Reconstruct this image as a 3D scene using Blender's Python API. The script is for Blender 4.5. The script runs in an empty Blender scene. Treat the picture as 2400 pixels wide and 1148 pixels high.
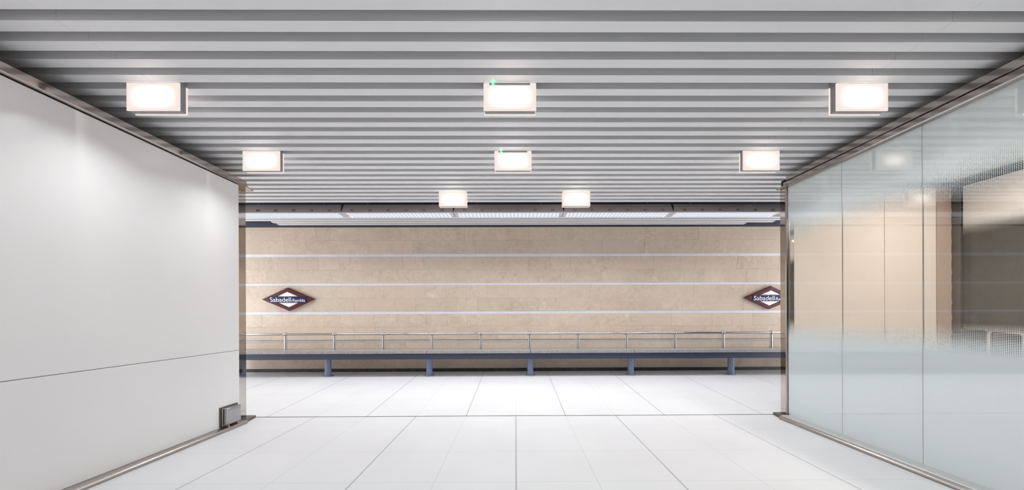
import bpy, bmesh, math, random
from mathutils import Vector, Matrix
random.seed(7)
sc = bpy.context.scene
COL = sc.collection

# ------------------------------------------------------------------ camera
# the photograph is 2400 x 1148; horizon at y = 734 (rising-front lens)
F = 868.0
cd = bpy.data.cameras.new('camera')
cd.sensor_fit = 'HORIZONTAL'
cd.sensor_width = 36.0
cd.lens = F / 2400 * 36.0
cd.shift_x = -(1214 - 1200) / 2400
cd.shift_y = (734 - 574) / 2400
cd.clip_start = 0.02
cam = bpy.data.objects.new('camera', cd)
COL.objects.link(cam)
cam.matrix_world = (Matrix.Translation((0, 0, 1.236)) @ Matrix.Rotation(math.radians(-0.38), 4, 'Z')
                    @ Matrix.Rotation(math.radians(90), 4, 'X') @ Matrix.Rotation(-0.0035, 4, 'Z'))
sc.camera = cam

# ------------------------------------------------------------------ world, exposure
w = bpy.data.worlds.new('world')
sc.world = w
w.use_nodes = True
w.node_tree.nodes['Background'].inputs[0].default_value = (0.95, 0.965, 1.0, 1)
w.node_tree.nodes['Background'].inputs[1].default_value = 1.0
sc.view_settings.view_transform = 'Standard'
sc.view_settings.look = 'None'
sc.view_settings.gamma = 1
sc.view_settings.use_curve_mapping = False
sc.view_settings.exposure = 2.05
sc.cycles.diffuse_bounces = 8
sc.cycles.max_bounces = 16
sc.cycles.transparent_max_bounces = 16
LAMP_GAIN = 1.0
STRIP_GAIN = 1.0
DOWN_W = 1.35
FACE_W = 3.7
BACK_W = 1.3
STRIP_W = 4.3


# ------------------------------------------------------------------ node helpers
def new_mat(name):
    m = bpy.data.materials.new(name)
    m.use_nodes = True
    nt = m.node_tree
    return m, nt, nt.nodes['Principled BSDF'], nt.nodes['Material Output']


def pbr(name, col, rough=0.5, metal=0.0, spec=0.5, noise=0.0, scale=20.0, bump=0.0, bscale=200.0, coat=0.0, stretch=(1, 1, 1)):
    m, nt, b, out = new_mat(name)
    b.inputs['Base Color'].default_value = (*col, 1)
    b.inputs['Roughness'].default_value = rough
    b.inputs['Metallic'].default_value = metal
    b.inputs['Specular IOR Level'].default_value = spec
    if coat:
        b.inputs['Coat Weight'].default_value = coat
        b.inputs['Coat Roughness'].default_value = 0.05
    tc = nt.nodes.new('ShaderNodeTexCoord')
    mp = nt.nodes.new('ShaderNodeMapping')
    mp.inputs['Scale'].default_value = stretch
    nt.links.new(tc.outputs['Object'], mp.inputs['Vector'])
    if noise:
        n = nt.nodes.new('ShaderNodeTexNoise')
        n.inputs['Scale'].default_value = scale
        n.inputs['Detail'].default_value = 5
        nt.links.new(mp.outputs[0], n.inputs['Vector'])
        mr = nt.nodes.new('ShaderNodeMapRange')
        mr.inputs['From Min'].default_value = 0.3
        mr.inputs['From Max'].default_value = 0.7
        mr.inputs['To Min'].default_value = 1 - noise
        mr.inputs['To Max'].default_value = 1 + noise
        nt.links.new(n.outputs['Fac'], mr.inputs['Value'])
        mx = nt.nodes.new('ShaderNodeVectorMath')
        mx.operation = 'SCALE'
        mx.inputs[0].default_value = col
        nt.links.new(mr.outputs[0], mx.inputs['Scale'])
        nt.links.new(mx.outputs[0], b.inputs['Base Color'])
    if bump:
        n2 = nt.nodes.new('ShaderNodeTexNoise')
        n2.inputs['Scale'].default_value = bscale
        n2.inputs['Detail'].default_value = 3
        nt.links.new(mp.outputs[0], n2.inputs['Vector'])
        bp = nt.nodes.new('ShaderNodeBump')
        bp.inputs['Strength'].default_value = bump
        bp.inputs['Distance'].default_value = 0.01
        nt.links.new(n2.outputs['Fac'], bp.inputs['Height'])
        nt.links.new(bp.outputs[0], b.inputs['Normal'])
    return m


class NT:
    """tiny helper to write maths in nodes"""
    def __init__(self, nt):
        self.nt = nt

    def m(self, op, a, b=None, c=None, clamp=False):
        n = self.nt.nodes.new('ShaderNodeMath')
        n.operation = op
        n.use_clamp = clamp
        for i, v in enumerate((a, b, c)):
            if v is None:
                continue
            if isinstance(v, (int, float)):
                n.inputs[i].default_value = v
            else:
                self.nt.links.new(v, n.inputs[i])
        return n.outputs[0]

    def mix(self, fac, a, b):
        n = self.nt.nodes.new('ShaderNodeMix')
        n.data_type = 'RGBA'
        for s, v in ((0, fac), (6, a), (7, b)):
            if isinstance(v, (int, float)):
                n.inputs[s].default_value = v
            elif isinstance(v, tuple):
                n.inputs[s].default_value = (*v, 1)
            else:
                self.nt.links.new(v, n.inputs[s])
        return n.outputs[2]

    def xyz(self, kind='Object'):
        tc = self.nt.nodes.new('ShaderNodeTexCoord')
        s = self.nt.nodes.new('ShaderNodeSeparateXYZ')
        self.nt.links.new(tc.outputs[kind], s.inputs[0])
        return s.outputs[0], s.outputs[1], s.outputs[2], tc

    def line(self, v, period, phase, width):
        """1 on lines of the given width repeated every period"""
        t = self.m('ADD', self.m('DIVIDE', self.m('SUBTRACT', v, phase), period), 0.5)
        d = self.m('ABSOLUTE', self.m('SUBTRACT', self.m('FRACT', t), 0.5))
        return self.m('LESS_THAN', d, width / period / 2)


def floor_mat(name, thick_phase, ycross, yperiod):
    m, nt, b, out = new_mat(name)
    k = NT(nt)
    x, y, z, tc = k.xyz()
    thick = k.line(x, 1.2, thick_phase, 0.011)
    thin = k.line(x, 1.2, thick_phase + 0.6, 0.004)
    cross = k.line(y, yperiod, ycross, 0.004)
    n = nt.nodes.new('ShaderNodeTexNoise')
    n.inputs['Scale'].default_value = 1.6
    n.inputs['Detail'].default_value = 6
    nt.links.new(tc.outputs['Object'], n.inputs['Vector'])
    mr = nt.nodes.new('ShaderNodeMapRange')
    mr.inputs['From Min'].default_value = 0.3
    mr.inputs['From Max'].default_value = 0.7
    nt.links.new(n.outputs['Fac'], mr.inputs['Value'])
    base = k.mix(mr.outputs[0], (0.665, 0.665, 0.68), (0.705, 0.705, 0.715))
    c1 = k.mix(k.m('MULTIPLY', k.m('MAXIMUM', thin, cross), 0.6), base, (0.42, 0.42, 0.43))
    c2 = k.mix(k.m('MULTIPLY', thick, 0.9), c1, (0.34, 0.34, 0.38))
    nt.links.new(c2, b.inputs['Base Color'])
    b.inputs['Roughness'].default_value = 0.42
    b.inputs['Specular IOR Level'].default_value = 0.35
    return m


def stone_mat():
    m, nt, b, out = new_mat('beige_marble')
    k = NT(nt)
    tc = nt.nodes.new('ShaderNodeTexCoord')
    at = nt.nodes.new('ShaderNodeAttribute')
    at.attribute_name = 'block'
    sp = nt.nodes.new('ShaderNodeSeparateColor')
    nt.links.new(at.outputs['Color'], sp.inputs[0])
    # shift the pattern from block to block
    off = nt.nodes.new('ShaderNodeVectorMath')
    off.operation = 'MULTIPLY_ADD'
    off.inputs[1].default_value = (37.0, 37.0, 37.0)
    nt.links.new(at.outputs['Color'], off.inputs[0])
    nt.links.new(tc.outputs['Object'], off.inputs[2])

    def noise(scale, detail, rough=0.6, dist=0.0, vec=None):
        n = nt.nodes.new('ShaderNodeTexNoise')
        n.inputs['Scale'].default_value = scale
        n.inputs['Detail'].default_value = detail
        n.inputs['Roughness'].default_value = rough
        n.inputs['Distortion'].default_value = dist
        nt.links.new(vec or off.outputs[0], n.inputs['Vector'])
        return n.outputs['Fac']
    big = noise(0.55, 3, vec=tc.outputs['Object'])
    mid = noise(8.0, 7, 0.72, 0.8)
    fine = noise(38.0, 5, 0.75, 1.2)

    def rng(v, a, c, lo, hi):
        r = nt.nodes.new('ShaderNodeMapRange')
        for nm, q in (('From Min', a), ('From Max', c), ('To Min', lo), ('To Max', hi)):
            r.inputs[nm].default_value = q
        nt.links.new(v, r.inputs['Value'])
        return r.outputs[0]
    c = k.mix(rng(big, 0.35, 0.65, 0, 1), (0.59, 0.48, 0.38), (0.70, 0.59, 0.48))
    c = k.mix(k.m('MULTIPLY', sp.outputs[0], 0.75), c, (0.68, 0.53, 0.415))
    c = k.mix(k.m('MULTIPLY', sp.outputs[1], 0.4), c, (0.50, 0.435, 0.345))
    patch = rng(noise(1.1, 3), 0.42, 0.62, 0.25, 1.0)      # rough veined patches among plainer stone
    c = k.mix(k.m('MULTIPLY', rng(mid, 0.5, 0.72, 0, 0.7), patch), c, (0.42, 0.315, 0.215))
    c = k.mix(k.m('MULTIPLY', rng(mid, 0.46, 0.28, 0, 0.65), patch), c, (0.78, 0.70, 0.61))
    c = k.mix(k.m('MULTIPLY', rng(fine, 0.54, 0.70, 0, 0.7), patch), c, (0.46, 0.36, 0.26))
    # veins
    vn = noise(3.2, 5, 0.6, 1.5)
    vein = rng(k.m('ABSOLUTE', k.m('SUBTRACT', vn, 0.5)), 0.0, 0.010, 0.28, 0.0)
    c = k.mix(vein, c, (0.36, 0.26, 0.17))
    nt.links.new(c, b.inputs['Base Color'])
    b.inputs['Roughness'].default_value = 0.55
    b.inputs['Specular IOR Level'].default_value = 0.3
    bp = nt.nodes.new('ShaderNodeBump')
    bp.inputs['Strength'].default_value = 0.15
    bp.inputs['Distance'].default_value = 0.004
    nt.links.new(mid, bp.inputs['Height'])
    nt.links.new(bp.outputs[0], b.inputs['Normal'])
    return m


def frost_glass(name, tint, lo_full, lo_clear, hi_clear, hi_full, ior=2.2, pitch=0.0105, clear=(0.86, 0.90, 0.89), sharp=None):
    """clear sheet of glass with printed white frit: solid below lo_full and above hi_full,
    fading through a screen of square dots in between"""
    m, nt, b, out = new_mat(name)
    nt.nodes.remove(b)
    k = NT(nt)
    x, y, z, tc = k.xyz()
    up = k.m('DIVIDE', k.m('SUBTRACT', z, hi_clear), hi_full - hi_clear, clamp=True)
    dn = k.m('DIVIDE', k.m('SUBTRACT', lo_clear, z), lo_clear - lo_full, clamp=True)
    cover = k.m('MAXIMUM', up, dn)
    u = k.m('COSINE', k.m('MULTIPLY', y, 2 * math.pi / pitch))
    v = k.m('COSINE', k.m('MULTIPLY', z, 2 * math.pi / pitch))
    s = k.m('ADD', u, v)                      # -2 .. 2
    thr = k.m('SUBTRACT', 2.02, k.m('MULTIPLY', cover, 4.04))
    n = nt.nodes.new
    geo = n('ShaderNodeNewGeometry')          # light leaving the sheet from inside passes freely
    outer = k.m('SUBTRACT', 1.0, geo.outputs['Backfacing'])
    mask = k.m('MULTIPLY', k.m('GREATER_THAN', s, thr), outer)
    tr = n('ShaderNodeBsdfTransparent')
    tr.inputs[0].default_value = (*clear, 1)
    df = n('ShaderNodeBsdfDiffuse')
    df.inputs[0].default_value = (*tint, 1)
    tl = n('ShaderNodeBsdfTranslucent')
    tl.inputs[0].default_value = (*tint, 1)
    fr = n('ShaderNodeMixShader')
    fr.inputs[0].default_value = 0.25
    nt.links.new(df.outputs[0], fr.inputs[1])
    nt.links.new(tl.outputs[0], fr.inputs[2])
    body = n('ShaderNodeMixShader')
    nt.links.new(mask, body.inputs[0])
    nt.links.new(tr.outputs[0], body.inputs[1])
    nt.links.new(fr.outputs[0], body.inputs[2])
    gl = n('ShaderNodeBsdfGlossy')
    gl.inputs['Roughness'].default_value = 0.015
    gl.inputs[0].default_value = (0.95, 0.97, 0.97, 1)
    fz = n('ShaderNodeFresnel')
    fz.inputs[0].default_value = ior
    mx = n('ShaderNodeMixShader')
    nt.links.new(k.m('MULTIPLY', fz.outputs[0], outer), mx.inputs[0])
    nt.links.new(body.outputs[0], mx.inputs[1])
    nt.links.new(gl.outputs[0], mx.inputs[2])
    nt.links.new(mx.outputs[0], out.inputs[0])
    return m


def lamp_mat(name, w_, h_, edge, core, col=(1.0, 0.885, 0.82)):
    """lit opal diffuser, brighter in front of the lamp inside it; face lies in local x, z"""
    m, nt, b, out = new_mat(name)
    nt.nodes.remove(b)
    k = NT(nt)
    x, y, z, tc = k.xyz()
    fx = k.m('SUBTRACT', 1.0, k.m('POWER', k.m('ABSOLUTE', k.m('DIVIDE', x, w_ / 2)), 2.0), clamp=True)
    fz = k.m('SUBTRACT', 1.0, k.m('POWER', k.m('ABSOLUTE', k.m('DIVIDE', z, h_ / 2)), 2.0), clamp=True)
    g = k.m('POWER', k.m('MULTIPLY', fx, fz), 2.4)
    st = k.m('ADD', edge, k.m('MULTIPLY', g, core))
    em = nt.nodes.new('ShaderNodeEmission')
    em.inputs[0].default_value = (*col, 1)
    nt.links.new(st, em.inputs[1])
    nt.links.new(em.outputs[0], out.inputs[0])
    return m


def emit(name, col, s):
    m, nt, b, out = new_mat(name)
    nt.nodes.remove(b)
    em = nt.nodes.new('ShaderNodeEmission')
    em.inputs[0].default_value = (*col, 1)
    em.inputs[1].default_value = s
    nt.links.new(em.outputs[0], out.inputs[0])
    return m


def strip_mat():
    """lit prismatic cover of the platform luminaires: a row of bright points behind ribbed plastic"""
    m, nt, b, out = new_mat('prismatic_cover')
    nt.nodes.remove(b)
    k = NT(nt)
    x, y, z, tc = k.xyz()
    wv = k.m('ADD', 0.5, k.m('MULTIPLY', k.m('COSINE', k.m('MULTIPLY', x, 2 * math.pi / 0.059)), 0.5))
    st = k.m('MULTIPLY', k.m('ADD', 0.8, k.m('MULTIPLY', wv, 0.35)), 0.225 * STRIP_GAIN)
    em = nt.nodes.new('ShaderNodeEmission')
    em.inputs[0].default_value = (0.83, 0.89, 1.0, 1)
    nt.links.new(st, em.inputs[1])
    nt.links.new(em.outputs[0], out.inputs[0])
    return m


def granite_mat():
    m, nt, b, out = new_mat('grey_granite')
    k = NT(nt)
    tc = nt.nodes.new('ShaderNodeTexCoord')
    v = nt.nodes.new('ShaderNodeTexVoronoi')
    v.inputs['Scale'].default_value = 230
    nt.links.new(tc.outputs['Object'], v.inputs['Vector'])
    sp = nt.nodes.new('ShaderNodeSeparateColor')
    nt.links.new(v.outputs['Color'], sp.inputs[0])
    c = k.mix(sp.outputs[0], (0.10, 0.095, 0.095), (0.50, 0.485, 0.485))
    nt.links.new(c, b.inputs['Base Color'])
    b.inputs['Roughness'].default_value = 0.28
    return m


M = {}
M['floor_hall'] = floor_mat('white_floor_tiles_hall', 0.0, 3.917, 0.6)
M['floor_platform'] = floor_mat('white_floor_tiles_platform', 0.6, 0.246, 0.585)
M['stone'] = stone_mat()
M['grout'] = pbr('stone_joint', (0.36, 0.28, 0.21), 0.9)
M['stripe'] = pbr('white_marble_stripe', (0.71, 0.70, 0.75), 0.45, noise=0.05, scale=3)
M['groove'] = pbr('shaded_marble_stripe', (0.47, 0.44, 0.42), 0.5, noise=0.1, scale=4)  # shade of the recess put into the marble colour
M['skirting'] = pbr('black_stone_skirting', (0.03, 0.032, 0.034), 0.45, noise=0.5, scale=14)
M['slat'] = pbr('white_perforated_slats', (0.78, 0.785, 0.80), 0.42, metal=0.0, spec=0.5)
M['backing'] = pbr('dark_ceiling_backing', (0.05, 0.05, 0.055), 0.8)
M['blue'] = pbr('dark_blue_paint', (0.032, 0.036, 0.062), 0.6)
M['panel'] = pbr('white_lacquer_panel', (0.80, 0.782, 0.776), 0.27, spec=0.5, noise=0.015, scale=1.2)
M['dark'] = pbr('black_joint', (0.012, 0.012, 0.013), 0.8)
M['steel'] = pbr('polished_steel', (0.43, 0.39, 0.365), 0.12, metal=1.0, bump=0.05, bscale=5, noise=0.06, scale=8)
M['mirror'] = pbr('mirror_steel', (0.60, 0.55, 0.515), 0.05, metal=1.0)
M['brushed'] = pbr('brushed_steel', (0.46, 0.42, 0.395), 0.3, metal=1.0, noise=0.06, scale=60, stretch=(8, 0.4, 8))
M['ledge'] = pbr('pale_brushed_steel', (0.60, 0.60, 0.585), 0.4, metal=0.5)
M['chrome'] = pbr('chrome_tube', (0.50, 0.475, 0.48), 0.12, metal=1.0)
M['granite'] = granite_mat()
M['beam'] = pbr('dark_blue_steel', (0.034, 0.040, 0.072), 0.4)
M['post'] = pbr('blue_steel', (0.18, 0.225, 0.345), 0.38)
M['lamp_front'] = lamp_mat('lit_opal_diffuser', 0.377, 0.20, 0.225 * LAMP_GAIN, 0.52 * LAMP_GAIN)
M['lamp_body'] = pbr('grey_lamp_body', (0.30, 0.285, 0.29), 0.4)
M['white_plastic'] = pbr('white_lamp_rim', (0.85, 0.82, 0.80), 0.4)
M['strip_grey'] = pbr('grey_label_strip', (0.24, 0.22, 0.215), 0.5)
M['led'] = emit('green_led', (0.02, 1.0, 0.25), 4.0)
M['reflector'] = pbr('taupe_reflector', (0.66, 0.565, 0.53), 0.4, noise=0.04, scale=3)
M['prism'] = strip_mat()
M['pale_metal'] = pbr('pale_lamp_rail', (0.62, 0.60, 0.70), 0.45)
M['clip'] = pbr('dark_clip', (0.12, 0.10, 0.10), 0.5)
M['cable'] = pbr('white_cable', (0.85, 0.82, 0.76), 0.5)
M['red'] = pbr('dark_red_enamel', (0.085, 0.009, 0.013), 0.35, spec=0.35)
M['white_enamel'] = pbr('white_enamel', (0.88, 0.87, 0.86), 0.3)
M['navy'] = pbr('navy_enamel', (0.008, 0.012, 0.06), 0.4, spec=0.3)
M['letters'] = pbr('white_lettering', (0.88, 0.88, 0.88), 0.4)
M['grey_cover'] = pbr('grey_steel_cover', (0.42, 0.42, 0.43), 0.28, metal=0.9)
M['brass'] = pbr('dull_brass', (0.45, 0.33, 0.26), 0.35, metal=0.8)
M['cream'] = pbr('cream_panel', (0.80, 0.71, 0.645), 0.5, noise=0.02, scale=2)
M['brown'] = pbr('brown_panel', (0.45, 0.345, 0.28), 0.45, noise=0.05, scale=3)
M['dark_post'] = pbr('dark_post', (0.10, 0.09, 0.085), 0.25, metal=0.6)
M['black'] = pbr('black_upholstery', (0.012, 0.012, 0.012), 0.6)
M['dark_room'] = pbr('unlit_space_black', (0.012, 0.012, 0.012), 0.8)  # darkness of the unlit space painted as a near-black wall
M['plain_wall'] = pbr('plain_grey_wall', (0.55, 0.54, 0.53), 0.7)
M['glass'] = frost_glass('dotted_glass', (0.66, 0.75, 0.775), 0.92, 1.16, 2.03, 2.36, clear=(0.94, 0.95, 0.945))
M['glass_far'] = frost_glass('dotted_glass_far', (0.86, 0.82, 0.79), 0.93, 1.10, 2.12, 2.32, ior=1.7)


# ------------------------------------------------------------------ mesh helpers
class MB:
    def __init__(self):
        self.bm = bmesh.new()

    def box(self, x0, x1, y0, y1, z0, z1, bev=0.0, seg=2):
        b2 = bmesh.new()
        bmesh.ops.create_cube(b2, size=1)
        for v in b2.verts:
            v.co = Vector((x0 + (v.co.x + .5) * (x1 - x0), y0 + (v.co.y + .5) * (y1 - y0), z0 + (v.co.z + .5) * (z1 - z0)))
        if bev:
            bmesh.ops.bevel(b2, geom=list(b2.edges), offset=bev, segments=seg, profile=0.5, affect='EDGES')
        self._add(b2)
        return self

    def _add(self, b2, mat=None):
        if mat is not None:
            b2.transform(mat)
        me = bpy.data.meshes.new('tmp')
        b2.to_mesh(me)
        b2.free()
        self.bm.from_mesh(me)
        bpy.data.meshes.remove(me)

    def prism(self, prof, axis, a0, a1):
        """extrude a closed 2-D profile along 'x' (prof in y,z), 'y' (prof in x,z) or 'z' (prof in x,y)"""
        def P(p, a):
            return {'x': (a, p[0], p[1]), 'y': (p[0], a, p[1]), 'z': (p[0], p[1], a)}[axis]
        b2 = bmesh.new()
        r0 = [b2.verts.new(P(p, a0)) for p in prof]
        r1 = [b2.verts.new(P(p, a1)) for p in prof]
        n = len(prof)
        for i in range(n):
            b2.faces.new((r0[i], r0[(i + 1) % n], r1[(i + 1) % n], r1[i]))
        b2.faces.new(r0)
        b2.faces.new(list(reversed(r1)))
        bmesh.ops.recalc_face_normals(b2, faces=list(b2.faces))
        self._add(b2)
        return self

    def tube(self, p0, p1, r0, r1=None, seg=20):
        r1 = r0 if r1 is None else r1
        p0, p1 = Vector(p0), Vector(p1)
        d = p1 - p0
        b2 = bmesh.new()
        bmesh.ops.create_cone(b2, cap_ends=True, segments=seg, radius1=r0, radius2=r1, depth=d.length)
        q = Vector((0, 0, 1)).rotation_difference(d.normalized()).to_matrix().to_4x4()
        self._add(b2, Matrix.Translation((p0 + p1) / 2) @ q)
        return self

    def path(self, pts, r, seg=10):
        for a, b in zip(pts, pts[1:]):
            self.tube(a, b, r, seg=seg)
        for p in pts[1:-1]:
            self.ball(p, r, 8)
        return self

    def ball(self, c, r, seg=20, s=(1, 1, 1)):
        b2 = bmesh.new()
        bmesh.ops.create_uvsphere(b2, u_segments=seg, v_segments=max(6, seg // 2), radius=r)
        self._add(b2, Matrix.Translation(c) @ Matrix.Diagonal((*s, 1)))
        return self

    def lathe(self, prof, c, seg=32):
        """prof = (radius, z) from the bottom up"""
        b2 = bmesh.new()
        rings = []
        for r, z in prof:
            rings.append([b2.verts.new((c[0] + r * math.cos(2 * math.pi * i / seg), c[1] + r * math.sin(2 * math.pi * i / seg), c[2] + z)) for i in range(seg)])
        for a, b in zip(rings, rings[1:]):
            for i in range(seg):
                b2.faces.new((a[i], a[(i + 1) % seg], b[(i + 1) % seg], b[i]))
        b2.faces.new(list(reversed(rings[0])))
        b2.faces.new(rings[-1])
        self._add(b2)
        return self

    def build(self, name, mat, parent=None, smooth=False, xf=None):
        if xf is not None:
            self.bm.transform(xf)
        me = bpy.data.meshes.new(name)
        if smooth:
            for f in self.bm.faces:
                f.smooth = True
            for e in self.bm.edges:
                if len(e.link_faces) == 2 and e.calc_face_angle(0) > math.radians(38):
                    e.smooth = False
        self.bm.to_mesh(me)
        self.bm.free()
        o = bpy.data.objects.new(name, me)
        COL.objects.link(o)
        me.materials.append(mat)
        if parent is not None:
            o.parent = parent
        return o


def empty(name, loc=(0, 0, 0)):
    o = bpy.data.objects.new(name, None)
    o.empty_display_size = 0.1
    COL.objects.link(o)
    o.location = loc
    return o


def tag(o, label, cat, group=None, kind=None):
    o['label'] = label
    o['category'] = cat
    if group:
        o['group'] = group
    if kind:
        o['kind'] = kind
    return o


def struct(o, label, cat):
    return tag(o, label, cat, kind='structure')


def copy_tree(o, parent=None):
    c = o.copy()
    COL.objects.link(c)
    c.parent = parent
    for ch in list(o.children):
        copy_tree(ch, c)
    return c


# ------------------------------------------------------------------ measures (camera at x = y = 0, looking along +y)
XL, XR = -3.12, 3.20          # wall faces
YB = -7.0                     # back of the hall
Y_END = 4.47                  # threshold between hall and platform
ZC = 2.886                    # underside of the hall ceiling slats
ZC2 = 2.856                   # underside of the slats by the stone wall
PX = 6.5                      # half length of the platform that is built
SL = 0.0486                   # fall of the platform floor


def zf(y):
    return SL * (y - Y_END)


def wall_y(z):
    return 7.12 if z < 1.24 else 7.12 - 0.183 * (z - 1.24)


# ------------------------------------------------------------------ floor
o = MB().box(-4.2, 5.6, YB, Y_END - 0.014, -0.15, 0.0).build('floor', M['floor_hall'])
struct(o, 'pale white tiled floor of the passage with thin grey joints', 'floor')
b = MB()
b.prism([(Y_END + 0.014, 0), (7.6, zf(7.6)), (7.6, -0.15), (Y_END + 0.014, -0.15)], 'x', -PX, PX)
o = b.build('floor_platform', M['floor_platform'])
struct(o, 'white tiled platform floor between the passage and the bench', 'floor')
o = MB().box(-3.14, 3.14, Y_END - 0.014, Y_END + 0.014, -0.15, -0.006).build('trim_1', M['dark'])
struct(o, 'black joint line across the floor at the end of the passage', 'floor joint')

# ------------------------------------------------------------------ ceiling of slats
PITCH, GAP, HS = 0.15826, 0.076, 0.075
b = MB()
SEAM = (-2.57, 2.495)
for n in range(-56, 23):
    yf = 2.0166 + PITCH * n
    y0 = yf - (PITCH - GAP)
    xs = [-4.2, SEAM[0], SEAM[1], 5.6] if yf < 4.6 else [-PX, SEAM[0], SEAM[1], PX]
    for a, c in zip(xs, xs[1:]):
        b.box(a + 0.001, c - 0.001, y0, yf, ZC, ZC + HS)
o = b.build('ceiling', M['slat'])
struct(o, 'ceiling of long white metal slats with dark gaps over the passage', 'ceiling')
bk = MB().box(-4.2, 5.6, YB, 4.6, ZC + HS, ZC + HS + 0.02).box(-PX, PX, 4.6, 5.5, ZC + HS, ZC + HS + 0.02).build('backing', M['backing'], o)

b = MB()
ends = [(-3.85, 4.20), (-4.30, 4.62), (-PX, 4.86), (-PX, PX)]
for k_, (xa, xb) in enumerate(ends):
    yf = 6.79 - 0.155 * k_
    b.box(xa - 0.45 if k_ == 0 else xa, xb, yf - 0.088, yf, ZC2, ZC2 + 0.06)
o = b.build('ceiling_platform', M['slat'])
struct(o, 'narrow strip of white ceiling slats next to the stone wall', 'ceiling')
MB().box(-PX, PX, 6.24, 7.2, ZC2 + 0.06, ZC2 + 0.08).build('backing', M['blue'], o)

# dark blue recess above the platform luminaires and the blue band on top of the stone wall
b = MB()
b.box(-PX, PX, 5.50, 5.52, ZC + 0.0, 3.4)
b.box(-PX, PX, 5.52, 6.26, 3.38, 3.4)
b.box(-PX, PX, 6.24, 6.26, ZC2 + 0.08, 3.4)
o = b.build('trim_2', M['blue'])
struct(o, 'dark blue recess in the ceiling above the platform light strip', 'ceiling recess')
zt = 2.826
b = MB().prism([(wall_y(zt) - 0.015, zt), (wall_y(zt) + 0.3, zt), (wall_y(zt) + 0.3, 3.0), (wall_y(3.0) - 0.015, 3.0)], 'x', -PX, PX)
o = b.build('trim_3', M['blue'])
struct(o, 'dark blue band between the stone wall and the ceiling slats', 'trim')

# ------------------------------------------------------------------ stone wall
root = empty('wall_back', (0, 7.12, 0))
struct(root, 'beige stone block wall with white stripes behind the bench', 'wall')
INV = Matrix.Translation((0, -7.12, 0))
courses = [(0.186, 0.455), (0.455, 0.686), (0.738, 0.985), (0.985, 1.226), (1.277, 1.527), (1.527, 1.770),
           (1.812, 2.062), (2.062, 2.296), (2.349, 2.592), (2.592, 2.826)]
bm = bmesh.new()
layer = bm.loops.layers.float_color.new('block')
BW = 0.393
for ci, (z0, z1) in enumerate(courses):
    ofs = (0.0 if ci % 2 else 0.5) * BW + 0.07
    x = -PX + ofs - BW
    while x < PX:
        gx = 0.0016 if random.random() < 0.3 else 0.0003
        gz = 0.0014 if random.random() < 0.4 else 0.0004
        xa, xb = x + gx, x + BW - 0.0003
        za, zb = z0 + gz, z1 - 0.0004
        d = random.uniform(0.0, 0.003)
        col = (random.random(), random.random(), random.random(), 1)
        if random.random() < 0.55:
            col = prev if x > -PX + 0.1 else col
        prev = col

        def q(xx, zz, out):
            return bm.verts.new((xx, wall_y(zz) - out, zz))
        fr = [q(xa, za, d), q(xb, za, d), q(xb, zb, d), q(xa, zb, d)]
        bkv = [q(xa, za, -0.02), q(xb, za, -0.02), q(xb, zb, -0.02), q(xa, zb, -0.02)]
        fs = [bm.faces.new(fr)]
        for i in range(4):
            fs.append(bm.faces.new((fr[(i + 1) % 4], fr[i], bkv[i], bkv[(i + 1) % 4])))
        for f in fs:
            for lp in f.loops:
                lp[layer] = col
        x += BW
bm.transform(INV)
me = bpy.data.meshes.new('stone_blocks')
bm.to_mesh(me)
bm.free()
me.materials.append(M['stone'])
o = bpy.data.objects.new('stone_blocks', me)
COL.objects.link(o)
o.parent = root
pr = [(wall_y(z) + 0.012, z) for z in (-0.2, 1.24, 2.83)]
MB().prism(pr + [(7.6, 2.83), (7.6, -0.2)], 'x', -PX, PX).build('mortar_bed', M['grout'], root, xf=INV)
for z0, z1 in ((1.226, 1.277), (1.770, 1.812), (2.296, 2.349)):
    b = MB()
    x = -PX + 0.07
    while x < PX:
        b.prism([(wall_y(z0) - 0.003, z0 + 0.001), (wall_y(z1) - 0.003, z1 - 0.001), (wall_y(z1) + 0.03, z1 - 0.001), (wall_y(z0) + 0.03, z0 + 0.001)], 'x', x + 0.001, x + BW - 0.001)
        x += BW
    b.build('marble_stripe', M['stripe'], root, xf=INV)['label'] = 'thin white marble stripe'
b = MB()
x = -PX + 0.07
while x < PX:
    b.box(x + 0.001, x + BW - 0.001, 7.12 + 0.008, 7.15, 0.687, 0.737)
    x += BW
b.build('marble_stripe', M['groove'], root, xf=INV)['label'] = 'recessed marble stripe behind the rail, its shade painted grey'
o = MB().box(-PX, PX, 7.10, 7.13, zf(7.1) - 0.02, 0.185, 0.003).build('baseboard_back', M['skirting'])
struct(o, 'black stone skirting under the beige stone wall', 'skirting')

# ------------------------------------------------------------------ white wall (left of the passage)
Y_PANEL = 4.20
root = empty('wall_left', (XL, 0, 0))
struct(root, 'glossy white panelled wall with one thin horizontal joint', 'wall')
INV = Matrix.Translation((-XL, 0, 0))
MB().box(-4.15, XL - 0.02, YB, 4.198, 0, 2.70).build('core', M['dark'], root, xf=INV)
MB().box(XL - 0.02, XL, YB, Y_PANEL, 0.035, 0.829, 0.002).build('panel', M['panel'], root, xf=INV)
MB().box(XL - 0.02, XL, YB, Y_PANEL, 0.833, 2.694, 0.002).build('panel', M['panel'], root, xf=INV)

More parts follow.
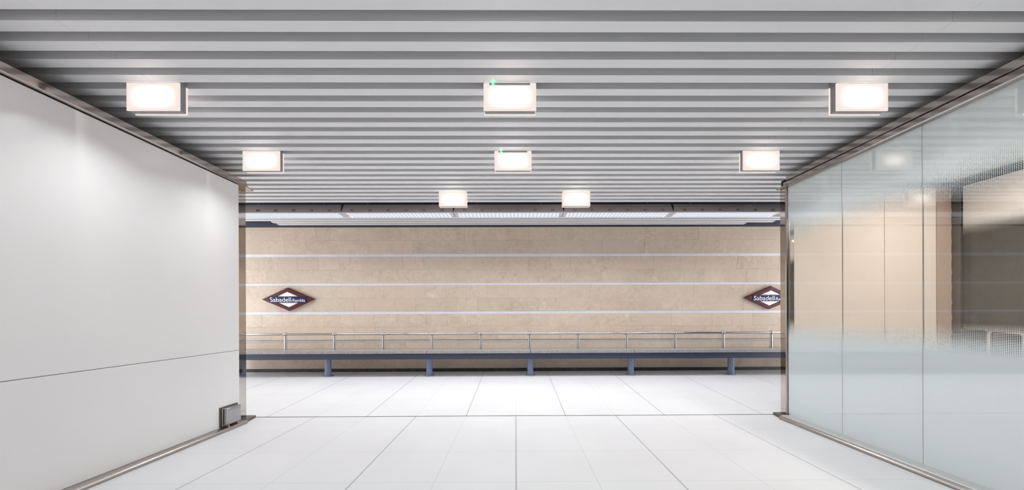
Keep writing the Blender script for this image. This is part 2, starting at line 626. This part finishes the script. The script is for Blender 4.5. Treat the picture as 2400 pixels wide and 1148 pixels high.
# steel trims of the white wall
b = MB()
b.prism([(XL - 0.25, 2.700), (XL + 0.03, 2.700), (XL + 0.04, 2.706), (XL + 0.04, 2.758), (XL + 0.03, 2.764), (XL - 0.25, 2.764)], 'y', YB, 4.27)
b.prism([(XL - 0.25, 4.27), (XL + 0.038, 4.27), (XL - 0.01, 4.45), (XL - 0.25, 4.45)], 'z', 2.700, 2.712)
o = b.build('trim_4', M['steel'])
struct(o, 'polished steel rail along the top of the white wall', 'wall rail')
b = MB()
prof = [(XL - 0.02, 0.0), (XL + 0.075, 0.0)]
for i in range(7):
    a = math.radians(-20 + 110 * i / 6)
    prof.append((XL + 0.052 + 0.03 * math.cos(a), 0.0135 + 0.0205 * max(0.0, math.sin(a)) + (0.0 if i else -0.006)))
prof += [(XL - 0.02, 0.034)]
b.prism(prof, 'y', YB, 4.225)
o = b.build('baseboard_left', M['brushed'], smooth=True)
struct(o, 'rounded brushed steel skirting at the foot of the white wall', 'skirting')
o = MB().prism([(XL - 0.25, 4.225), (XL + 0.05, 4.225), (XL + 0.004, 4.46), (XL - 0.25, 4.46)], 'z', 0.0, 0.026).build('trim_5', M['dark_post'])
struct(o, 'dark steel foot plate at the end of the white wall', 'foot plate')
o = MB().box(-3.50, -3.225, 4.205, 4.455, 0.026, 2.70, 0.004).build('trim_6', M['mirror'])
struct(o, 'mirror steel end post of the white wall', 'post')
o = MB().box(-PX, -3.50, 4.30, 4.46, 0.0, ZC + 0.07).build('wall_platform', M['plain_wall'])
struct(o, 'plain grey wall of the platform beyond the white wall end post', 'wall')
o = MB().box(-4.25, -4.15, YB, 4.3, 0, ZC + 0.07).build('wall_void', M['backing'])
struct(o, 'dark back of the gap above the white wall', 'wall')

o = MB().box(-4.2, 5.6, YB - 0.1, YB, 0, ZC + 0.07).build('wall_front', M['plain_wall'])  # unseen wall added to keep world light out of the passage
struct(o, 'plain grey wall added out of view behind the viewer to block light', 'wall')

# steel access box low on the white wall
root = empty('access_box', (XL, 4.04, 0.145))
tag(root, 'small steel access box with a padlock low on the white wall', 'access box')
I2 = Matrix.Identity(4)
MB().box(0.0, 0.012, -0.125, 0.125, -0.105, 0.105, 0.003).build('back_plate', M['dark_post'], root)
MB().box(0.012, 0.022, -0.11, 0.118, -0.095, 0.095, 0.004).build('frame', M['steel'], root)
MB().box(0.022, 0.055, -0.095, 0.115, -0.088, 0.088, 0.009, 3).build('cover', M['grey_cover'], root, smooth=True)
hp = MB().box(0.045, 0.061, -0.085, -0.055, -0.079, -0.069, 0.002).build('hasp', M['steel'], root)
MB().box(0.053, 0.063, -0.078, -0.058, -0.118, -0.094, 0.002).path([(0.058, -0.074, -0.095), (0.058, -0.074, -0.078), (0.058, -0.068, -0.072), (0.058, -0.062, -0.078), (0.058, -0.062, -0.095)], 0.0022).build('padlock', M['brass'], root)['label'] = 'small dull brass padlock'

# ------------------------------------------------------------------ glass wall (right of the passage)
root = empty('wall_right', (XR, 0, 0))
struct(root, 'frosted glass wall with a fading dot screen and tall panes', 'glass wall')
INV = Matrix.Translation((-XR, 0, 0))
joints = [4.325 - 0.7175 * i for i in range(0, 16)]
for y1, y0 in zip(joints, joints[1:]):
    # one sheet per pane, its face towards the passage
    MB().box(XR, XR + 0.012, y0 + 0.002, y1 - 0.002, 0.040, 2.70).build('glass_pane', M['glass'], root, xf=INV)
for y in joints[1:-1]:
    MB().box(XR + 0.002, XR + 0.010, y - 0.002, y + 0.002, 0.040, 2.70).build('glazing_joint', M['lamp_body'], root, xf=INV)
b = MB()
b.prism([(XR - 0.06, 2.764), (XR - 0.05, 2.760), (XR + 0.15, 2.760), (XR + 0.15, 2.822), (XR - 0.05, 2.822), (XR - 0.06, 2.816)], 'y', YB, 4.27)
b.prism([(XR - 0.045, 2.700), (XR + 0.10, 2.690), (XR + 0.10, 2.758), (XR - 0.045, 2.758), (XR - 0.052, 2.75), (XR - 0.052, 2.708)], 'y', YB, 4.33)
b.prism([(XR - 0.058, 4.27), (XR + 0.2, 4.27), (XR + 0.2, 4.47), (XR - 0.03, 4.47)], 'z', 2.712, 2.726)
o = b.build('trim_7', M['steel'])
struct(o, 'polished double steel rail along the top of the glass wall', 'wall rail')
b = MB()
prof = [(XR + 0.0, 0.0), (XR - 0.145, 0.0)]
for i in range(7):
    a = math.radians(200 - 110 * i / 6)
    prof.append((XR - 0.125 + 0.03 * math.cos(a), 0.0135 + 0.0205 * max(0.0, math.sin(a)) + (0.0 if i else -0.006)))
prof += [(XR + 0.0, 0.034)]
b.prism(prof, 'y', YB, 4.275)
o = b.build('baseboard_right', M['brushed'], smooth=True)
struct(o, 'rounded brushed steel skirting at the foot of the glass wall', 'skirting')
o = MB().prism([(XR - 0.108, 0.034), (XR + 0.02, 0.034), (XR + 0.02, 0.040), (XR - 0.104, 0.040)], 'y', YB, 4.30).build('trim_8', M['ledge'])
struct(o, 'pale steel ledge under the glass panes', 'ledge')
o = MB().prism([(XR + 0.25, 4.275), (XR - 0.12, 4.275), (XR - 0.09, 4.46), (XR + 0.25, 4.46)], 'z', 0.0, 0.030).build('trim_9', M['dark_post'])
struct(o, 'dark steel foot plate at the end of the glass wall', 'foot plate')
b = MB().box(XR + 0.0, XR + 0.10, 4.36, 4.455, 0.030, 2.712, 0.004)
o = b.build('trim_10', M['mirror'])
struct(o, 'mirror steel end post of the glass wall', 'post')
b = MB().tube((XR - 0.004, 4.342, 0.03), (XR - 0.004, 4.342, 2.712), 0.014, seg=24).tube((XR + 0.022, 4.338, 0.03), (XR + 0.022, 4.338, 2.712), 0.012, seg=24)
o = b.build('trim_11', M['steel'], smooth=True)
struct(o, 'dark polished round bead between the glass and its end post', 'post bead')

# room behind the glass
X2 = 5.225
root = empty('wall_cabin', (4.2, 4.40, 0))
struct(root, 'cream panelled end wall seen through the clear band of the glass', 'wall')
INV = Matrix.Translation((-4.2, -4.40, 0))
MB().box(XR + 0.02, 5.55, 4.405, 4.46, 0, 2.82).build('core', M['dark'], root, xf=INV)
for xa, xb in ((3.275, 4.40), (4.405, 5.02)):
    MB().box(xa, xb, 4.385, 4.405, 0.05, 2.72, 0.002).build('panel', M['cream'], root, xf=INV)
MB().box(5.024, 5.198, 4.375, 4.405, 0.05, 2.72, 0.002).build('panel', M['brown'], root, xf=INV)['label'] = 'brown end panel'
b = MB()
for i in range(14):
    b.box(5.192, 5.1945, 4.373, 4.375, 0.12 + i * 0.18, 0.24 + i * 0.18)
b.build('hinge_line', M['dark'], root, xf=INV)
MB().box(5.200, 5.222, 4.295, 4.40, 0.03, 2.70, 0.004, 2).build('corner_post', M['dark_post'], root, xf=INV, smooth=True)
root = empty('wall_cabin_side', (X2, 0, 0))
struct(root, 'second glass wall behind the first, dark below its frosted top', 'glass wall')
INV = Matrix.Translation((-X2, 0, 0))
for y1, y0 in zip(joints[:-1:2], joints[2::2]):
    MB().box(X2, X2 + 0.012, y0 + 0.003, min(y1, 4.29) - 0.003, 0.0, 2.72).build('glass_pane', M['glass_far'], root, xf=INV)
MB().box(X2 - 0.01, X2 + 0.06, YB, 4.29, 2.70, 2.79).build('head_rail', M['dark'], root, xf=INV)
o = MB().box(XR + 0.15, X2 + 0.1, YB, 4.4, 2.79, 2.81).build('ceiling_cabin', M['panel'])
struct(o, 'white ceiling of the room behind the glass wall', 'ceiling')
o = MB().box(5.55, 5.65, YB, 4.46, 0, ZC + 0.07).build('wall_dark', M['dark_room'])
struct(o, 'near-black wall standing for the unlit space beyond the second glass wall', 'wall')
o = MB().box(5.35, PX, 4.46, 4.56, 0, ZC + 0.07).build('wall_platform.001', M['plain_wall'])
struct(o, 'plain grey wall of the platform beyond the glass wall', 'wall')


def chair(loc, rz, label):
    r = empty('office_chair', loc)
    r.rotation_euler.z = rz
    tag(r, label, 'chair', 'black chairs behind the glass')
    MB().box(-0.23, 0.23, -0.22, 0.22, 0.44, 0.50, 0.025, 3).build('seat', M['black'], r, smooth=True)
    MB().box(-0.25, 0.25, 0.20, 0.245, 0.62, 1.065, 0.022, 3).build('backrest', M['black'], r, smooth=True)
    MB().tube((0, 0.215, 0.46), (0, 0.235, 0.70), 0.016).build('back_support', M['dark_post'], r, smooth=True)
    MB().tube((0, 0, 0.08), (0, 0, 0.45), 0.025).build('gas_column', M['dark_post'], r, smooth=True)
    for i in range(5):
        a = 2 * math.pi * i / 5
        lg = MB().tube((0, 0, 0.09), (0.27 * math.cos(a), 0.27 * math.sin(a), 0.065), 0.018, 0.013).build('leg', M['dark_post'], r, smooth=True)
        MB().ball((0.27 * math.cos(a), 0.27 * math.sin(a), 0.03), 0.03, 14).build('caster', M['black'], lg, smooth=True)
    return r


chair((4.673, 3.485, 0), math.radians(55), 'black chair whose back shows over the dots beside the dark post')
chair((4.11, 2.81, 0), math.radians(51), 'tilted black chair back over the dots of the nearest glass pane')


def downlight(loc, label):
    r = empty('downlight', loc)
    tag(r, label, 'downlight', 'downlights behind the glass')
    MB().lathe([(0.055, 0.0), (0.07, 0.0), (0.07, 0.012), (0.055, 0.012)], (0, 0, 0)).build('rim', M['chrome'], r, smooth=True)
    MB().lathe([(0.001, 0.003), (0.053, 0.003), (0.053, 0.010)], (0, 0, 0)).build('lens', emit('lit_lens', (1, 0.88, 0.72), 14.0), r)
    ld = bpy.data.lights.new('bulb', 'AREA')
    ld.shape = 'DISK'
    ld.size = 0.1
    ld.energy = 6.5
    ld.color = (1, 0.90, 0.80)
    lo = bpy.data.objects.new('bulb', ld)
    COL.objects.link(lo)
    lo.parent = r
    lo.location = (0, 0, -0.01)


for (x, y), lb in zip(((4.45, 3.35), (4.45, 2.2), (4.45, 0.8)), ('small round downlight behind the glass, next to the cream wall', 'small round downlight in the middle of the room behind the glass', 'small round downlight nearest the viewer behind the glass')):
    downlight((x, y, 2.778), lb)


# ------------------------------------------------------------------ ceiling lamps
def lamp(loc, label, group, led=False):
    r = empty('ceiling_lamp', loc)         # at the top of the front diffuser
    tag(r, label, 'lamp', group)
    W, H = 0.377, 0.20
    xf = Matrix.Identity(4)
    fo = MB().box(-W / 2, W / 2, 0.0, 0.010, -H / 2, H / 2, 0.004).build('diffuser', M['lamp_front'], r)
    fo.location = (0, 0, -H / 2)
    MB().box(-W / 2 + 0.006, W / 2 - 0.006, 0.010, 0.060, -H + 0.006, 0.04, 0.002).build('housing', M['lamp_body'], r)
    bo = MB().box(-W / 2, W / 2, 0.060, 0.070, -H / 2, H / 2, 0.004).build('diffuser', M['lamp_front'], r)
    bo.location = (0, 0, -H / 2)
    MB().box(-0.06, 0.06, 0.018, 0.042, 0.04, 0.075).build('ceiling_bracket', M['lamp_body'], r)
    # lamp light through both diffusers, plus an added down light to brighten the floor
    for nm, loc_, rot, sx, sy, watt, spr in (('front_glow', (0, -0.006, -H / 2 - 0.012), (math.radians(90), 0, 0), W - 0.06, H - 0.06, FACE_W, 180),
                                             ('back_glow', (0, 0.073, -H / 2), (math.radians(-90), 0, 0), W - 0.06, H - 0.04, BACK_W, 180),
                                             ('down_fill', (0, 0.030, -H - 0.004), (0, 0, 0), 0.34, 0.03, DOWN_W, 146)):
        ld = bpy.data.lights.new(nm, 'AREA')
        ld.shape = 'RECTANGLE'
        ld.size, ld.size_y = sx, sy
        ld.energy = watt
        ld.spread = math.radians(spr)
        ld.color = (0.97, 0.985, 1.0) if nm == 'down_fill' else (1.0, 0.94, 0.885)
        lo = bpy.data.objects.new(nm, ld)
        COL.objects.link(lo)
        lo.parent = r
        lo.location = loc_
        lo.rotation_euler = rot
    if led:
        st = MB().box(-W / 2 + 0.042, W / 2 - 0.044, -0.002, 0.001, -0.021, -0.003, 0.0005).build('status_strip', M['strip_grey'], r)
        MB().ball((-W / 2 + 0.068, -0.004, -0.011), 0.0065, 12).build('indicator_light', M['led'], st)['label'] = 'glowing green indicator light'
    return r


G1 = 'lamps hanging from the slatted ceiling'
HL = [(-2.575, 2.652, False, 'larger square lit lamp hanging near the white wall'),
      (-0.035, 2.652, True, 'larger lit lamp with a green indicator over the middle of the passage'),
      (2.505, 2.652, False, 'larger square lit lamp hanging near the glass wall'),
      (-2.567, 3.762, False, 'smaller square lit lamp near the end of the white wall'),
      (-0.02, 3.762, True, 'smaller lit lamp with a green indicator in the middle of the ceiling'),
      (2.515, 3.762, False, 'smaller square lit lamp near the end of the glass wall'),
      (-0.845, 5.024, False, 'small lit lamp before the platform lights, on the white wall side'),
      (0.832, 5.024, False, 'small lit lamp before the platform lights, on the glass wall side')]
for y in (1.542, 0.432, -0.678, -2.5, -4.6):       # unseen rows added above and behind the viewer to light the passage
    for x, q in ((-2.57, 'on the white wall side'), (0.0, 'along the middle'), (2.51, 'on the glass wall side')):
        HL.append((x, y, False, 'square lit lamp added out of view behind the nearest row, ' + q))
for x, y, led, lb in HL:
    lamp((x, y, ZC + 0.001), lb, G1, led)


# ------------------------------------------------------------------ platform luminaires
def luminaire(x0, x1, label):
    r = empty('strip_luminaire', ((x0 + x1) / 2, 5.65, 2.779))      # lower front edge
    tag(r, label, 'strip light', 'platform strip lights in a row')
    h = (x1 - x0) / 2
    # taupe front plate, leaning back a little, its top corners cut away so that a dark wedge shows at each joint
    bm_ = MB()
    bw = bm_.bm
    pts = [(-h + 0.003, 0.0, 0.0), (h - 0.003, 0.0, 0.0), (h - 0.025, 0.065, 0.136), (-h + 0.025, 0.065, 0.136)]
    lo = [bw.verts.new(p) for p in pts]
    hi = [bw.verts.new((p[0], p[1] + 0.012, p[2])) for p in pts]
    bw.faces.new(lo)
    bw.faces.new(list(reversed(hi)))
    for i in range(4):
        bw.faces.new((lo[i], hi[i], hi[(i + 1) % 4], lo[(i + 1) % 4]))
    bmesh.ops.recalc_face_normals(bw, faces=list(bw.faces))
    bm_.build('front_plate', M['reflector'], r)
    MB().box(-h + 0.05, h - 0.05, 0.08, 0.27, 0.004, 0.125).build('housing', M['lamp_body'], r)
    for cx in (-h * 0.6, h * 0.6):
        MB().tube((cx, 0.18, 0.12), (cx, 0.18, 0.604), 0.006, seg=10).build('hanger', M['lamp_body'], r, smooth=True)
    MB().box(-h + 0.004, h - 0.004, 0.003, 0.042, -0.004, 0.003).build('rail', M['pale_metal'], r)
    MB().box(-h + 0.06, h - 0.06, 0.042, 0.276, -0.008, 0.004, 0.003).build('light_cover', M['prism'], r)
    ld = bpy.data.lights.new('tube_light', 'AREA')
    ld.shape = 'RECTANGLE'
    ld.size, ld.size_y = 2 * h - 0.12, 0.22
    ld.energy = STRIP_W
    ld.spread = math.radians(132)       # a louvred optic: little light leaves it sideways
    ld.color = (0.95, 0.97, 1.0)
    lo = bpy.data.objects.new('tube_light', ld)
    COL.objects.link(lo)
    lo.parent = r
    lo.location = (0, 0.158, -0.012)
    for s in (-1, 1):
        MB().box(min(s * (h - 0.06), s * (h - 0.004)), max(s * (h - 0.06), s * (h - 0.004)), 0.042, 0.276, -0.006, 0.03).build('end_cap', M['pale_metal'], r)
        MB().path([(s * (h - 0.012), 0.02, -0.008), (s * (h - 0.03), 0.10, -0.012), (s * (h - 0.075), 0.26, -0.012)], 0.006).build('cable', M['cable'], r, smooth=True)
    for i in range(6):
        cx = -h + 0.17 + i * (2 * h - 0.34) / 5
        MB().box(cx - 0.018, cx - 0.014, 0.004, 0.03, 0.012, 0.046).box(cx + 0.014, cx + 0.018, 0.004, 0.03, 0.012, 0.046).box(cx - 0.018, cx + 0.018, 0.017, 0.032, 0.043, 0.047).build('clip', M['clip'], r)
    return r


edges = [-4.36, -2.655, -0.944, 0.742, 2.43, 4.13]
lbs = ['platform strip light partly hidden by the end post of the white wall',
       'second platform strip light from the white wall end post',
       'middle platform strip light between the two small hanging lamps',
       'second platform strip light from the glass wall end post',
       'platform strip light partly hidden by the end post of the glass wall']
for a, c, lb in zip(edges, edges[1:], lbs):
    luminaire(a, c, lb)

# ------------------------------------------------------------------ bench
root = empty('bench', (0.264, 6.738, zf(6.738)))
tag(root, 'long bench of grey granite slabs with chrome backrest rail before the stone wall', 'bench')
OFF = Vector(root.location)
INV = Matrix.Translation(-OFF)
legs_x = [-5.235 + 1.8333 * i for i in range(7)]
for a, c in zip(legs_x, legs_x[1:]):
    MB().box(a + 0.003, c - 0.003, 6.545, 7.03, 0.529, 0.580, 0.004).build('seat_slab', M['granite'], root, xf=INV)
MB().box(legs_x[0] - 0.05, legs_x[-1] + 0.05, 6.56, 6.90, 0.427, 0.529, 0.006).build('beam', M['beam'], root, xf=INV)['label'] = 'dark blue steel beam'
for x in legs_x:
    z0 = zf(6.738)
    lg = MB().tube((x, 6.738, z0 + 0.01), (x, 6.738, 0.43), 0.056, 0.054, 28).build('leg', M['post'], root, smooth=True, xf=INV)
    MB().lathe([(0.094, -0.004), (0.094, 0.010), (0.086, 0.016), (0.060, 0.018), (0.056, 0.026)], (x, 6.738, z0)).build('foot_flange', M['post'], lg, smooth=True, xf=INV)
ZR, YR = 0.865, 6.80
rx = [-4.207 + 0.8923 * k_ for k_ in range(-1, 12)]
MB().tube((rx[0] - 0.1, YR, ZR), (rx[-1] + 0.1, YR, ZR), 0.019, seg=20).build('rail', M['chrome'], root, smooth=True, xf=INV)['label'] = 'chrome backrest rail'
for x in rx:
    p = MB().tube((x, YR, 0.575), (x, YR, ZR), 0.024, 0.021, 20).build('rail_post', M['chrome'], root, smooth=True, xf=INV)
    MB().ball((x, YR, ZR), 0.037, 24).tube((x, YR - 0.040, ZR), (x, YR - 0.03, ZR), 0.010, seg=12).build('ball_joint', M['chrome'], p, smooth=True, xf=INV)


# ------------------------------------------------------------------ station signs
def text_mesh(body, width, capheight, x0, z0):
    cu = bpy.data.curves.new('txt', 'FONT')
    cu.body = body
    cu.extrude = 0.0
    cu.offset = 0.001
    to = bpy.data.objects.new('txt', cu)
    COL.objects.link(to)
    bpy.context.view_layer.update()
    dg = bpy.context.evaluated_depsgraph_get()
    me = bpy.data.meshes.new_from_object(to.evaluated_get(dg))
    bm_ = bmesh.new()
    bm_.from_mesh(me)
    bpy.data.objects.remove(to)
    bpy.data.meshes.remove(me)
    xs = [v.co.x for v in bm_.verts]
    ys = [v.co.y for v in bm_.verts]
    sx = width / (max(xs) - min(xs))
    sz = capheight / max(ys)
    x_min = min(xs)
    for v in bm_.verts:
        v.co = Vector((x0 + (v.co.x - x_min) * sx, 0.0, z0 + v.co.y * sz))
    return bm_


def ring_loft(b2, loops):
    n = len(loops[0])
    vs = [[b2.verts.new(p) for p in lp] for lp in loops]
    for a, c in zip(vs, vs[1:]):
        for i in range(n):
            b2.faces.new((a[i], a[(i + 1) % n], c[(i + 1) % n], c[i]))
    return vs


def sign(loc, label):
    r = empty('station_sign', loc)
    r.rotation_euler.x = math.atan(0.183)
    tag(r, label, 'sign', 'diamond station signs on the stone wall')
    A, B = 0.4915, 0.2215

    def dia(s, y, a=A, c=B):
        return [(-a * s, y, 0), (0, y, -c * s), (a * s, y, 0), (0, y, c * s)]
    ai, bi = 0.322, 0.145
    b2 = MB()
    ring_loft(b2.bm, [dia(1.0, 0.03), dia(1.0, -0.018), dia(0.975, -0.03), dia(1, -0.032, ai + 0.03, bi + 0.0135), dia(1, -0.024, ai, bi), dia(1, 0.0, ai, bi)])
    bmesh.ops.recalc_face_normals(b2.bm, faces=list(b2.bm.faces))
    b2.build('frame', M['red'], r)['label'] = 'dark red diamond frame'
    b3 = MB()
    vs = ring_loft(b3.bm, [dia(1, 0.005, ai + 0.01, bi + 0.005), dia(1, -0.022, ai + 0.01, bi + 0.005)])
    b3.bm.faces.new(vs[1])
    bmesh.ops.recalc_face_normals(b3.bm, faces=list(b3.bm.faces))
    b3.build('face', M['white_enamel'], r)
    bd = MB().box(-0.352, 0.352, -0.038, -0.020, -0.058, 0.058, 0.002).build('name_band', M['navy'], r)
    t = MB()
    for body, w_, ch, x0 in (('Sabadell', 0.392, 0.084, -0.327), ('-Rambla', 0.258, 0.056, 0.068)):
        t._add(text_mesh(body, w_, ch, x0, -0.041), Matrix.Translation((0, -0.0392, 0)))
    t.build('lettering', M['letters'], bd)
    return r


sign((-4.29, wall_y(1.515) - 0.035, 1.515), 'whole red diamond Sabadell-Rambla sign beside the white wall end post')
sign((4.85, wall_y(1.515) - 0.035, 1.515), 'red diamond Sabadell-Rambla sign cut off by the glass wall end post')
